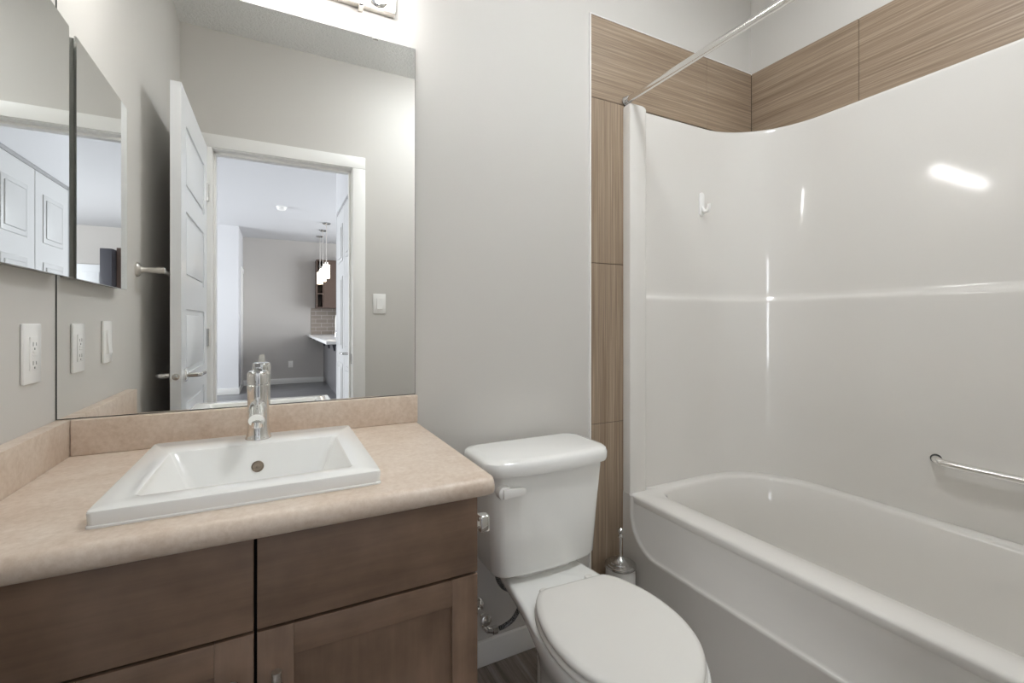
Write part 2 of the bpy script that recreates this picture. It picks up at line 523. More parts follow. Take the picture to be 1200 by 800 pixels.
rings.append(tr(IN[0]-0.006, IN[1]-0.006, IN[2], IN[3]-0.006, ZR, [0.26, 0.10, 0.10, 0.26]))
rings.append(tr(IN[0], IN[1], IN[2], IN[3], ZR-0.004, [0.26, 0.10, 0.10, 0.26]))
rings.append(tr(IN[0]+0.006, IN[1]+0.006, IN[2]+0.006, IN[3]+0.006, ZR-0.014, [0.255, 0.10, 0.10, 0.255]))
rings.append(tr(IN[0]+0.018, IN[1]+0.022, IN[2]+0.05, IN[3]+0.022, 0.34, [0.24, 0.10, 0.10, 0.24]))
rings.append(tr(IN[0]+0.030, IN[1]+0.040, IN[2]+0.10, IN[3]+0.040, 0.22, [0.22, 0.12, 0.12, 0.22]))
rings.append(tr(IN[0]+0.050, IN[1]+0.060, IN[2]+0.16, IN[3]+0.065, 0.15, [0.20, 0.12, 0.12, 0.20]))
rings.append(tr(IN[0]+0.090, IN[1]+0.100, IN[2]+0.21, IN[3]+0.105, 0.122, [0.16, 0.10, 0.10, 0.16]))
rings.append(tr(IN[0]+0.150, IN[1]+0.160, IN[2]+0.28, IN[3]+0.170, 0.115, [0.12, 0.08, 0.08, 0.12]))
b.loft(rings, False, True)
part(b, 'basin', 'acrylic', tub, angle=60)
# apron with a raised lower field, its edge sweeping up at each end
b = MB()
AX, AI = 1.6325, 1.6405
yA, yB, zb = YF+0.052, -0.050, 0.272
def upath(ins, zbot, r):
    p = []
    for k in range(13):
        a = k/12*PI/2; p.append((yB-ins-r+r*math.cos(a), zbot+ins+r-r*math.sin(a)))
    q = [(yA+yB-y, z) for y, z in reversed(p)]
    return [(yB-ins, 0.470)]+p+q+[(yA+ins, 0.470)]
inner = upath(0.0, zb, 0.135); mid = upath(0.005, zb, 0.132); deep = upath(0.013, zb, 0.126)
n_ = len(inner)
outer = [(TY1, 0.470)]+[(TY1, 0.45-0.45*k/12) for k in range(13)]
outer += [(TY0+TY1-y, z) for y, z in reversed(outer)]
pre = upath(-0.007, zb, 0.140)
b.loft([[(AX, y, z) for y, z in outer], [(AX, y, z) for y, z in pre], [(AX-0.0022, y, z) for y, z in inner], [(AX+0.002, y, z) for y, z in mid], [(AI, y, z) for y, z in deep]], False, True, closed=False)
for ya, yb_ in ((-0.0462, -0.0082), (YF+0.0082, YF+0.0462)): b.box(AX, 1.655, ya, yb_, 0.4690, 0.4754)
part(b, 'apron', 'acrylic', tub, angle=70)

# tub surround
sur = empty('tub_surround', (2.0, -0.75, ZR), 'glossy white moulded wall surround enclosing the bathtub', 'tub surround')
def plan(off):
    R_ = 0.30-off+0.01
    xb, yb_, yf_ = XR-0.004-off, -0.003-off, YF+0.003+off
    P = [(1.715, yb_), (1.80, yb_), (1.95, yb_)]
    cx, cy = xb-R_, yb_-R_
    for k in range(17):
        a = PI/2-k/16*PI/2; P.append((cx+R_*math.cos(a), cy+R_*math.sin(a)))
    P += [(xb, -0.55), (xb, -0.75), (xb, -0.95)]
    cy = yf_+R_
    for k in range(17):
        a = -k/16*PI/2; P.append((cx+R_*math.cos(a), cy+R_*math.sin(a)))
    P += [(1.95, yf_), (1.80, yf_), (1.715, yf_)]
    return P
prof = [(0.4756, 0.020), (0.50, 0.020), (1.195, 0.020), (1.212, 0.020), (1.218, 0.0195), (1.224, 0.018), (1.230, 0.014), (1.238, 0.0105), (1.252, 0.009), (1.275, 0.009), (1.93, 0.009), (1.950, 0.009), (1.958, 0.008), (1.962, 0.004), (1.962, 0.000)]
b = MB(); b.loft([at_z(plan(o_), z) for z, o_ in prof], False, False, closed=False)
part(b, 'wall_panel', 'acrylic', sur, angle=60)
for ya, yb_, s in ((-0.046, -0.0075, 1), (YF+0.0005, YF+0.046, -1)):
    b = MB()
    ye = -0.046 if s > 0 else YF+0.046
    yw = -0.0075 if s > 0 else YF+0.0005
    yi = yw-s*0.006
    pl = [(1.6345, yw), (1.6345, ye+s*0.006), (1.636, ye+s*0.002), (1.6405, ye), (1.706, ye), (1.717, ye+s*0.003), (1.724, ye+s*0.010), (1.728, ye+s*0.020), (1.734, yi), (1.745, yw)]
    rings = [at_z(pl, z) for z in (0.4756, 0.50, 1.930, 1.950)]
    def shrink(d):
        c = (1.68, yw)
        return [(x+(c[0]-x)/max(abs(c[0]-x), 1e-6)*min(d, abs(c[0]-x)), y+(s*min(d, abs(yw-y)) if abs(y-yw) > 1e-6 else 0)) for x, y in pl]
    rings += [at_z(shrink(0.002), 1.958), at_z(shrink(0.006), 1.963)]
    b.loft(rings)
    part(b, 'side_column', 'acrylic', sur)

# shower rod
rod = empty('shower_curtain_rod', (1.645, -0.75, 1.982), 'chrome shower curtain rod spanning the tub alcove', 'curtain rod')
b = MB(); b.tube([(1.645, -0.012, 1.982), (1.645, -0.62, 1.982)], 0.0118, 20); b.tube([(1.645, -0.60, 1.982), (1.645, YF+0.004, 1.982)], 0.0128, 20)
part(b, 'rod', 'rod', rod)
for ya, yb_ in ((-0.0072, -0.030), (YF+0.0002, YF+0.024)):
    b = MB(); d = -1 if yb_ < ya else 1
    b.lathe((1.645, ya, 1.982), [(0.0165, 0), (0.0175, d*0.004), (0.015, d*0.007), (0.017, d*0.011), (0.0148, d*0.014), (0.0165, d*0.018), (0.0145, d*0.022)], 'y', 24)
    part(b, 'end_cap', 'steel', rod)

# grab bar on the long wall of the surround
gb = empty('grab_bar', (2.34, -0.92, 0.68), 'chrome grab bar on the long surround wall above tub rim', 'grab bar')
XW = XR-0.004-0.020
b = MB(); b.tube(catmull([(XW-0.001, -0.682, 0.676), (XW-0.012, -0.686, 0.676), (XW-0.030, -0.702, 0.675), (XW-0.037, -0.735, 0.674), (XW-0.037, -0.92, 0.672), (XW-0.037, -1.115, 0.674), (XW-0.030, -1.148, 0.675), (XW-0.012, -1.164, 0.676), (XW-0.001, -1.168, 0.676)], 6), 0.0122, 16)
part(b, 'bar', 'rod', gb)
for y in (-0.682, -1.168):
    b = MB(); b.lathe((XW, y, 0.676), [(0.0155, -0.0003), (0.0155, -0.004), (0.0125, -0.0095)], 'x', 20)
    part(b, 'socket', 'rubber', gb, 'dark rubber socket')

# hook on the surround
YP = -0.0125
hk = empty('adhesive_hook', (2.060, YP, 1.63), 'small white adhesive hook on the surround above the tub', 'hook')
b = MB(); b.loft([[(x, y, z) for x, z in rrect(2.046, 2.074, 1.580, 1.682, 0.0135, 6)] for y in (YP+0.0003, YP-0.004)] + [[(x, YP-0.006, z) for x, z in rrect(2.049, 2.071, 1.583, 1.679, 0.0105, 6)]])
part(b, 'back_plate', 'plastic', hk)
b = MB(); b.tube(catmull([(2.060, YP-0.004, 1.622), (2.060, YP-0.016, 1.600), (2.060, YP-0.030, 1.598), (2.060, YP-0.038, 1.612), (2.060, YP-0.039, 1.626)], 6), [0.007]*20+[0.006]*5, 12)
part(b, 'hook_arm', 'plastic', hk)

# ------------------------------------------------------------------ vanity
VX1, VYF = 0.795, -0.550
van = empty('vanity_cabinet', (0.40, -0.27, 0), 'dark brown shaker vanity cabinet under the beige worktop', 'cabinet')
b = MB()
b.box(0.002, 0.020, VYF+0.02, -0.002, 0.10, 0.7825); b.box(VX1-0.018, VX1, VYF+0.02, -0.014, 0.0, 0.7825)
b.box(0.02, VX1-0.018, VYF+0.02, -0.014, 0.10, 0.118); b.box(0.02, VX1-0.018, -0.03, -0.014, 0.118, 0.7825)
b.box(0.02, VX1-0.018, VYF+0.075, VYF+0.09, 0.0, 0.10)
part(b, 'carcass', 'wood_v', van)
b = MB(); b.box(0.02, VX1-0.018, VYF+0.0225, VYF+0.030, 0.118, 0.778); part(b, 'gap_shade_sheet', 'dark', van, 'dark sheet painting the shade behind the fronts')  # solid sheet, coloured as the shade that falls in the gaps
XM = 0.4115; GP = 0.0024
ZS = 0.631
for x0, x1 in ((0.004, XM-GP), (XM+GP, VX1)):
    b = MB(); b.box(x0, x1, VYF, VYF+0.019, ZS+0.0026, 0.7815, 0.0016, 2)
    part(b, 'drawer_front', 'wood_h', van)
for k, (x0, x1) in enumerate(((0.004, XM-GP), (XM+GP, VX1))):
    sw, z0, z1 = 0.053, 0.104, ZS-0.0022
    b = MB(); b.box(x0+sw-0.002, x1-sw+0.002, VYF+0.0075, VYF+0.014, z0+sw-0.002, z1-sw+0.004)
    dr = part(b, 'door', 'wood_v', van)
    for xa, xb in ((x0, x0+sw), (x1-sw, x1)):
        b = MB(); b.box(xa, xb, VYF, VYF+0.019, z0, z1, 0.0012, 2)
        o = part(b, 'door_stile', 'wood_v', van); o.parent = dr
    for za, zb_ in ((z1-sw+0.002, z1-0.0004), (z0+0.0004, z0+sw)):
        b = MB(); b.box(x0+sw, x1-sw, VYF+0.0003, VYF+0.019, za, zb_, 0.001, 2)
        o = part(b, 'door_rail', 'wood_h', van); o.parent = dr
    xh = x0+0.0275 if k else x1-0.0275
    b = MB(); b.tube([(xh, VYF-0.030, 0.578), (xh, VYF-0.030, 0.560), (xh, VYF-0.030, 0.455)], 0.0072, 16)
    for z in (0.555, 0.475): b.tube([(xh, VYF-0.026, z), (xh, VYF+0.002, z)], 0.005, 12)
    o = part(b, 'handle', 'nickel', van, 'brushed nickel bar handle'); o.parent = dr

# worktop with bullnose front
ZK, ZKB = 0.823, 0.784
SX0, SX1, SY0, SY1 = 0.225, 0.590, -0.492, -0.108     # cut-out for the sink
ct = empty('countertop', (0.41, -0.29, ZKB), 'beige laminate vanity worktop with backsplash and rounded front', 'countertop')
b = MB()
r = 0.0192
prf = [(SY0, ZK), (SY0, ZKB), (-0.556, ZKB)]
prf += [(-0.5575-r*math.sin(PI*k/12)*0.98, ZKB+r*1.016-r*1.016*math.cos(PI*k/12)) for k in range(1, 12)]
prf += [(-0.556, ZK)]
xs = [(0.0, 1.0), (0.806, 1.0), (0.813, 0.985), (0.8185, 0.95), (0.821, 0.90)]
def squeeze(k):
    ym, zm = (SY0+(-0.575))/2, (ZK+ZKB)/2
    return [((y if y > -0.55 else -0.55+(y+0.55)*k), zm+(z-zm)*k) for y, z in prf]
b.loft([[(x, y, z) for y, z in squeeze(k)] for x, k in xs])
def edged(x0, x1, y0, y1):
    b.box(x0, x1, y0, y1, ZKB, ZK)
edged(0, SX0, SY0, 0); edged(SX0, SX1, SY1, 0)
rr_ = [(x, k) for x, k in xs if x > 0.5]
b.loft([[(x, y, (ZK+ZKB)/2+(z-(ZK+ZKB)/2)*k) for y, z in ((SY0, ZKB), (0, ZKB), (0, ZK), (SY0, ZK))] for x, k in [(SX1, 1.0)]+rr_])
part(b, 'worktop', 'laminate', ct, angle=40)
b = MB(); b.box(0.0285, 0.823, -0.0185, 0, ZK, 0.905, 0.003, 3)
part(b, 'backsplash', 'laminate', ct)
b = MB(); b.box(0.0, 0.028, -0.552, 0, ZK, 0.905, 0.0012, 2)
part(b, 'side_splash', 'laminate', ct)

# sink
sk = empty('sink', (0.408, -0.30, 0.823), 'white square drop-in sink set into the beige worktop', 'sink')
b = MB(); rg = lambda x0, x1, y0, y1, r, z: at_z(rrect(x0, x1, y0, y1, r, 6), z)
b.loft([rg(0.235, 0.580, -0.485, -0.115, 0.02, 0.700),
        rg(0.228, 0.587, -0.490, -0.110, 0.02, 0.822),
        rg(0.1935, 0.6160, -0.5140, -0.0850, 0.008, 0.8232),
        rg(0.1935, 0.6160, -0.5140, -0.0850, 0.008, 0.8262),
        rg(0.1950, 0.6145, -0.5125, -0.0865, 0.008, 0.8278),
        rg(0.1940, 0.6155, -0.5135, -0.0855, 0.008, 0.8455),
        rg(0.1950, 0.6145, -0.5125, -0.0865, 0.008, 0.8480),
        rg(0.1970, 0.6125, -0.5105, -0.0885, 0.008, 0.8490),
        rg(0.2380, 0.5740, -0.4680, -0.1880, 0.012, 0.8490),
        rg(0.2410, 0.5710, -0.4650, -0.1910, 0.012, 0.8480),
        rg(0.2440, 0.5680, -0.4620, -0.1935, 0.013, 0.8445),
        rg(0.2900, 0.5250, -0.4380, -0.2180, 0.020, 0.7400),
        rg(0.3000, 0.5150, -0.4300, -0.2260, 0.022, 0.7310),
        rg(0.3200, 0.4950, -0.4100, -0.2500, 0.025, 0.7280),
        rg(0.3900, 0.4200, -0.3450, -0.3150, 0.014, 0.7255)], True, True)
part(b, 'basin', 'porcelain', sk, angle=28)
b = MB(); ov = Vector((0.4035, -0.2042, 0.8000)); nrm = Vector((0, -0.974, 0.228))
rt = Vector((1, 0, 0)); upv = nrm.cross(rt)
def disc(r, d): return [tuple(ov+nrm*d+rt*(r*math.cos(2*PI*k/24))+upv*(r*math.sin(2*PI*k/24))) for k in range(24)]
b.loft([disc(0.0125, -0.002), disc(0.0125, 0.0015), disc(0.0105, 0.0022), disc(0.0095, 0.0006), disc(0.0035, 0.0006), disc(0.003, 0.0016)])
part(b, 'overflow_ring', 'bronze', sk, 'dark metal overflow ring')
b = MB(); b.lathe((0.405, -0.33, 0.7256), [(0.024, 0), (0.024, 0.002), (0.020, 0.0035), (0.017, 0.0015), (0.014, 0.004), (0.0, 0.006)], 'z', 24, True, False)
part(b, 'drain', 'chrome', sk, 'chrome drain')

# faucet
fx, fy, fz = 0.4025, -0.137, 0.849
fa = empty('faucet', (fx, fy, fz), 'chrome single-lever faucet on the back deck of the sink', 'faucet')
b = MB(); b.lathe((fx, fy, fz), [(0.0275, 0.0003), (0.0275, 0.003), (0.0262, 0.005), (0.0245, 0.012), (0.0232, 0.030), (0.0226, 0.055), (0.0228, 0.100), (0.0234, 0.122), (0.0234, 0.127), (0.0215, 0.129)], 'z', 36)
part(b, 'body', 'chrome', fa)
b = MB(); b.tube(catmull([(fx, fy-0.010, fz+0.078), (fx, fy-0.045, fz+0.080), (fx, fy-0.080, fz+0.074), (fx, fy-0.108, fz+0.062)], 6), [0.0175]*7+[0.0170]*6+[0.016]*6, 20)
b.lathe((fx, fy-0.100, fz+0.058), [(0.0115, 0), (0.0115, -0.012), (0.009, -0.012), (0.009, -0.006)], 'z', 20)
part(b, 'spout', 'chrome', fa)
b = MB(); b.lathe((fx, fy, fz+0.129), [(0.0215, 0), (0.0236, 0.002), (0.0238, 0.020), (0.0230, 0.027), (0.020, 0.031), (0.012, 0.033)], 'z', 36)
b.loft([[(fx+sx*wd, fy+0.006-t*0.050, fz+0.158+t*0.018+dz) for sx, dz in ((-1, -0.003), (1, -0.003), (1, 0.005), (-1, 0.005))] for t, wd in ((-0.1, 0.0085), (0.3, 0.0085), (0.7, 0.0075), (1.0, 0.006))])
part(b, 'lever', 'chrome', fa)

# wall mirror
mz0, mz1, mx1 = 0.9056, 1.962, 0.8185
mi = empty('wall_mirror', (0.41, -0.003, mz0), 'large frameless wall mirror above the backsplash', 'mirror')
b = MB(); b.box(0.0006, mx1, -0.0048, -0.0003, mz0, mz1)
part(b, 'backing', 'mirror_edge', mi)
b = MB(); b.box(0.0032, mx1-0.0012, -0.0056, -0.0049, mz0+0.0018, mz1-0.0012)
part(b, 'glass', 'mirror', mi, smooth=False)
for x, z0, z1 in ((0.70, mz1-0.006, mz1+0.002), (0.16, mz1-0.006, mz1+0.002)):
    b = MB(); b.box(x-0.008, x+0.008, -0.0085, 0, z0, z1, 0.001, 1); part(b, 'clip', 'steel', mi)

# medicine cabinet on the left wall
mc = empty('medicine_cabinet', (0.012, -0.226, 1.225), 'shallow mirrored medicine cabinet on the left wall', 'cabinet')
b = MB(); b.box(0.0, 0.0245, -0.424, -0.029, 1.229, 1.782, 0.001, 1); part(b, 'body', 'cabinet_grey', mc)
b = MB(); b.box(0.0255, 0.0295, -0.4265, -0.0265, 1.2255, 1.7855); o = part(b, 'door', 'steel', mc)
b = MB(); b.box(0.0296, 0.0302, -0.4258, -0.0272, 1.2264, 1.7846); o = part(b, 'mirror_glass', 'mirror', mc, smooth=False)


# wall plates
def plate(name, centre, axis, label, cat, group, kind):
    """axis 'x': plate on the left wall looking +x; 'y': plate on a wall looking +y"""
    t = empty(name, centre, label, cat, group)
    def bx(u0, u1, v0, v1, d0, d1, bev=0.0):
        b = MB()
        if axis == 'x': b.box(centre[0]+d0, centre[0]+d1, centre[1]+u0, centre[1]+u1, centre[2]+v0, centre[2]+v1, bev, 2)
        else: b.box(centre[0]+u0, centre[0]+u1, centre[1]+d0, centre[1]+d1, centre[2]+v0, centre[2]+v1, bev, 2)
        return b
    part(bx(-0.038, 0.038, -0.0605, 0.0605, 0.0, 0.0062, 0.003), 'cover_plate', 'plastic', t)
    part(bx(-0.0168, 0.0168, -0.0335, 0.0335, 0.0055, 0.0085, 0.0012), 'insert', 'plastic', t)
    if kind == 'outlet':
        for vz in (0.019, -0.019):
            for u, h in ((-0.0065, 0.004), (0.0065, 0.0032)):
                part(bx(u-0.0011, u+0.0011, vz-h, vz+h, 0.0083, 0.0088), 'slot', 'plastic_grey', t)
            part(bx(-0.0022, 0.0022, vz-0.0115, vz-0.0075, 0.0083, 0.0088), 'slot', 'plastic_grey', t)
        part(bx(-0.008, 0.008, 0.001, 0.0055, 0.0083, 0.0098, 0.0008), 'button', 'plastic', t)
        part(bx(-0.008, 0.008, -0.0055, -0.001, 0.0083, 0.0098, 0.0008), 'button', 'plastic', t)
    else:
        b = MB(); h = 0.0325; wd = 0.0152
        pts = [(-h, 0.0080), (h, 0.0080), (h, 0.0090), (0.0, 0.0098), (-h, 0.0125)]
        c = centre
        if axis == 'x': b.loft([[(c[0]+d, c[1]+u, c[2]+v_) for v_, d in pts] for u in (-wd, wd)])
        else: b.loft([[(c[0]+u, c[1]+d, c[2]+v_) for v_, d in pts] for u in (-wd, wd)])
        part(b, 'rocker', 'plastic', t)
    return t


plate('wall_outlet', (0, -0.127, 1.062), 'x', 'white power outlet with two buttons beside the wall mirror', 'outlet', None, 'outlet')
plate('light_switch', (0, -0.345, 1.069), 'x', 'white rocker switch under the medicine cabinet, reflected in the mirror', 'switch', None, 'switch')
plate('light_switch', (0.998, YF, 1.242), 'y', 'white rocker switch beside the doorway casing, seen in the mirror', 'switch', None, 'switch')
plate('wall_outlet', (0.67, YW, 0.36), 'y', 'small white outlet low on the far kitchen wall', 'outlet', None, 'outlet')

# towel rail on the left wall, half hidden by the open door
tb = empty('towel_bar', (0.0, -0.95, 1.313), 'satin metal towel bar on the wall behind the open door', 'towel bar')
for y in (-0.672, -1.27):
    b = MB(); b.lathe((0, y, 1.313), [(0.025, 0), (0.025, 0.006), (0.022, 0.010), (0.012, 0.014), (0.010, 0.020), (0.010, 0.058), (0.012, 0.062), (0.012, 0.080), (0.008, 0.083)], 'x', 24)
    part(b, 'bracket', 'nickel', tb)
b = MB(); b.tube([(0.071, -0.672, 1.313), (0.071, -1.27, 1.313)], 0.008, 16)
part(b, 'bar', 'nickel', tb)

# vanity light above the mirror
vl = empty('vanity_light', (0.405, 0, 2.05), 'chrome bar vanity light with lit glass globes above the mirror', 'wall light')
LX0, LX1, FZ0, FZ1 = 0.065, 0.755, 2.036, 2.126
b = MB(); b.box(LX0, LX1, -0.024, -0.0005, FZ0, FZ1, 0.002, 2); part(b, 'back_plate', 'nickel', vl)
for x in (0.165, 0.337, 0.483, 0.657):
    b = MB(); b.box(x-0.007, x+0.007, -0.029, -0.0245, FZ0-0.008, FZ1+0.008, 0.001, 1); b.box(x-0.007, x+0.007, -0.029, -0.0005, FZ0-0.009, FZ0-0.001, 0.001, 1)
    part(b, 'strap', 'nickel', vl)
for x in (0.115, 0.2625, 0.410, 0.5575, 0.705):
    b = MB(); b.lathe((x, -0.0235, 2.066), [(0.026, 0), (0.026, -0.008), (0.016, -0.014), (0.015, -0.026)], 'y', 24)
    cp = part(b, 'socket', 'chrome', vl)
    b = MB(); R_ = 0.038
    b.lathe((x, -0.082, 2.063), [(R_*math.sin(PI*k/16)+1e-4, -R_*math.cos(PI*k/16)) for k in range(1, 17)], 'z', 28)
    part(b, 'globe', 'globe', vl, 'lit frosted glass globe')

# added flush fill light, above the frame, to raise the room brightness
cl = empty('added_ceiling_light', (1.36, -0.90, ZC), 'round white flush fill light added on the bathroom ceiling', 'fill light')
b = MB(); b.lathe((1.36, -0.90, ZC), [(0.15, 0), (0.15, -0.012), (0.14, -0.018)], 'z', 40); part(b, 'rim', 'plastic', cl)
b = MB(); b.lathe((1.36, -0.90, ZC-0.018), [(0.138, 0), (0.125, -0.02), (0.09, -0.036), (0.04, -0.044), (0.001, -0.046)], 'z', 40); part(b, 'diffuser', 'fill_disc', cl)

# added unseen fill light over the tub, lifting its lower surfaces
rl = empty('added_tub_light', (2.0, -0.76, ZC), 'small white fill light added in the ceiling over the tub', 'fill light')
b = MB(); b.lathe((2.0, -0.76, ZC), [(0.085, -0.0005), (0.085, -0.005), (0.072, -0.008), (0.066, -0.004), (0.066, -0.0005)], 'z', 36); part(b, 'rim', 'plastic', rl)
b = MB(); b.lathe((2.0, -0.76, ZC), [(0.064, -0.0008), (0.064, -0.003), (0.05, -0.0055), (0.001, -0.006)], 'z', 36); part(b, 'lens', 'tub_fill_disc', rl)

# ------------------------------------------------------------------ toilet
TC, TK = 1.163, 1.166
to = empty('toilet', (TC, -0.40, 0), 'white two-piece toilet with closed lid between vanity and bathtub', 'toilet')


def tank_ring(hx, yb_, yf_, r, bow, z, n=8):
    pts = rrect(TK-hx, TK+hx, yf_, yb_, r, n)
    # add points along the front so that it can bow
    out = []
    L = len(pts)
    for i, p in enumerate(pts):
        out.append(p); q = pts[(i+1) % L]
        if abs(p[1]-yf_) < 1e-6 and abs(q[1]-yf_) < 1e-6 and abs(p[0]-q[0]) > 0.05:
            for k in range(1, 12): out.append((p[0]+(q[0]-p[0])*k/12, p[1]))
    res = []
    for x, y in out:
        s = (yb_-y)/(yb_-yf_)
        res.append((x, y-bow*s*(1-((x-TK)/hx)**2), z))
    return res


b = MB()
b.loft([tank_ring(0.155, -0.068, -0.205, 0.03, 0.014, 0.394), tank_ring(0.170, -0.058, -0.215, 0.032, 0.018, 0.398), tank_ring(0.177, -0.055, -0.219, 0.032, 0.020, 0.408),
        tank_ring(0.186, -0.048, -0.226, 0.035, 0.023, 0.540), tank_ring(0.198, -0.044, -0.234, 0.035, 0.026, 0.692), tank_ring(0.190, -0.05, -0.228, 0.03, 0.026, 0.694)])
part(b, 'tank', 'porcelain', to)
b = MB()
b.loft([tank_ring(0.200, -0.042, -0.238, 0.035, 0.026, 0.6945), tank_ring(0.211, -0.034, -0.248, 0.042, 0.028, 0.6975), tank_ring(0.214, -0.032, -0.251, 0.045, 0.028, 0.706), tank_ring(0.214, -0.032, -0.251, 0.045, 0.028, 0.722),
        tank_ring(0.211, -0.034, -0.248, 0.044, 0.028, 0.732), tank_ring(0.204, -0.040, -0.241, 0.042, 0.028, 0.738), tank_ring(0.188, -0.055, -0.225, 0.04, 0.026, 0.741)])
part(b, 'tank_lid', 'porcelain', to)
b = MB()
hx_, hy_, hz_ = 1.004, -0.243, 0.652
b.lathe((hx_, hy_+0.010, hz_), [(0.021, 0), (0.021, -0.010), (0.019, -0.018), (0.013, -0.022)], 'y', 24)
b.loft([[(hx_-0.004+t, hy_-0.013-0.004*math.sin(t*20)+dy, hz_+dz*hh) for dy, dz in ((0.007, -1), (-0.004, -1), (-0.006, 0), (-0.004, 1), (0.007, 1))] for t, hh in ((-0.004, 0.013), (0.02, 0.011), (0.045, 0.010), (0.062, 0.008))])
part(b, 'flush_lever', 'plastic', to, 'white flush lever')

# outlines in plan: (y, half width)
def outline(tab, n=40):
    """closed ring from a table of (y, half width), back to front tip"""
    P = catmull([(h, y, 0) for y, h in tab], 5)
    rt_ = [(h, y) for h, y, _ in P]
    return [(TC+h, y) for h, y in rt_] + [(TC-h, y) for h, y in reversed(rt_[:-1])]


LIDT = [(-0.332, 0.070), (-0.333, 0.093), (-0.343, 0.112), (-0.375, 0.134), (-0.43, 0.156), (-0.50, 0.168), (-0.57, 0.166), (-0.63, 0.151), (-0.68, 0.125), (-0.72, 0.088), (-0.747, 0.052), (-0.760, 0.021), (-0.762, 0.0)]
SKEW = math.radians(-3.5)      # the loose seat sits a little askew on the bowl
def skewed(ring):
    c, s_ = math.cos(SKEW), math.sin(SKEW)
    return [(1.170+(x-TC)*c-(y+0.345)*s_, -0.345+(x-TC)*s_+(y+0.345)*c) for x, y in ring]
def scaled(tab, d):
    yc, L = -0.547, 0.215
    return [(yc+(y-yc)*(1+d/L), max(h*(1+d/0.172), 0.0)) for y, h in tab]
b = MB()
LZ = 0.394
b.loft([at_z(skewed(outline(scaled(LIDT, d))), z) for d, z in ((-0.006, LZ), (-0.001, LZ+0.002), (0.0, LZ+0.006), (-0.0015, LZ+0.011), (-0.006, LZ+0.0155), (-0.016, LZ+0.0178), (-0.06, LZ+0.019))])
part(b, 'seat_lid', 'seat_plastic', to, angle=50)
b = MB()
b.loft([at_z(skewed(outline(scaled(LIDT, d))), z) for d, z in ((-0.012, 0.3765), (0.001, 0.378), (0.003, 0.382), (0.002, 0.388), (-0.004, 0.392), (-0.02, 0.3925))])
part(b, 'seat', 'seat_plastic', to, angle=50)
for s in (-1, 1):
    b = MB(); b.lathe((TC+s*0.075, -0.320, 0.3745), [(0.014, 0), (0.014, 0.020), (0.011, 0.024), (0.004, 0.025)], 'z', 20)
    b.box(TC+s*0.075-0.012, TC+s*0.075+0.012, -0.345, -0.318, 0.384, 0.394, 0.002, 1)
    part(b, 'hinge', 'seat_plastic', to)
# bowl
def bowl_ring(z, back, front, hb, hm, ym, n=0):
    tab = [(back, hb*0.55), (back-0.002, hb*0.9), (back-0.018, hb), (back+(ym-back)*0.45, hb+(hm-hb)*0.42), (ym+0.10, hm*0.965), (ym, hm), (ym+(front-ym)*0.33, hm*0.945), (ym+(front-ym)*0.60, hm*0.78), (ym+(front-ym)*0.82, hm*0.54), (ym+(front-ym)*0.95, hm*0.27), (front, 0.0)]
    return at_z(outline(tab), z)
b = MB()
b.loft([bowl_ring(0.0, -0.26, -0.60, 0.082, 0.112, -0.42),
        bowl_ring(0.02, -0.26, -0.60, 0.080, 0.110, -0.42),
        bowl_ring(0.07, -0.255, -0.585, 0.066, 0.096, -0.42),
        bowl_ring(0.15, -0.24, -0.595, 0.055, 0.096, -0.43),
        bowl_ring(0.22, -0.22, -0.640, 0.050, 0.114, -0.46),
        bowl_ring(0.28, -0.18, -0.705, 0.058, 0.144, -0.50),
        bowl_ring(0.315, -0.13, -0.738, 0.086, 0.161, -0.53),
        bowl_ring(0.336, -0.105, -0.752, 0.110, 0.169, -0.535),
        bowl_ring(0.350, -0.10, -0.757, 0.117, 0.172, -0.54),
        bowl_ring(0.366, -0.10, -0.760, 0.119, 0.1735, -0.54),
        bowl_ring(0.373, -0.103, -0.756, 0.116, 0.170, -0.54),
        bowl_ring(0.375, -0.110, -0.745, 0.108, 0.161, -0.54)])
part(b, 'bowl', 'porcelain', to, angle=55)
b = MB(); b.loft([at_z(rrect(TC-0.095, TC+0.095, -0.205, -0.108, 0.02, 5), z) for z in (0.372, 0.396)]); part(b, 'tank_gasket', 'plastic', to)
for s in (-1, 1):
    b = MB(); b.lathe((TC+s*0.108, -0.33, 0.0), [(0.017, 0), (0.017, 0.006), (0.014, 0.016), (0.006, 0.021)], 'z', 20)
    part(b, 'bolt_cap', 'plastic', to)

# water supply stop and hose
ws = empty('supply_valve', (1.035, 0, 0.19), 'chrome water shutoff valve with braided hose below the toilet tank', 'valve')
b = MB(); b.lathe((1.022, 0, 0.197), [(0.030, -0.0005), (0.029, -0.004), (0.022, -0.010), (0.010, -0.013)], 'y', 24); part(b, 'escutcheon', 'chrome', ws)
b = MB(); b.tube([(1.022, -0.008, 0.197), (1.022, -0.060, 0.197)], 0.008, 14); b.tube([(1.022, -0.050, 0.200), (1.022, -0.062, 0.172), (1.034, -0.066, 0.155), (1.052, -0.068, 0.150)], 0.010, 14)
b.lathe((1.022, -0.058, 0.197), [(0.011, 0), (0.013, -0.010), (0.018, -0.016), (0.018, -0.026), (0.010, -0.030)], 'y', 10)
part(b, 'valve_body', 'chrome', ws)
b = MB(); b.lathe((1.048, -0.068, 0.150), [(0.010, 0), (0.0125, 0.002), (0.0125, 0.018), (0.009, 0.022)], 'x', 6); part(b, 'nut', 'chrome', ws)
b = MB(); b.tube(catmull([(1.062, -0.068, 0.150), (1.090, -0.070, 0.153), (1.122, -0.075, 0.172), (1.140, -0.082, 0.215), (1.118, -0.090, 0.262), (1.070, -0.100, 0.300), (1.046, -0.110, 0.345), (1.045, -0.116, 0.393)], 8), 0.0072, 12)
part(b, 'hose', 'braid', ws, 'braided dark steel hose')

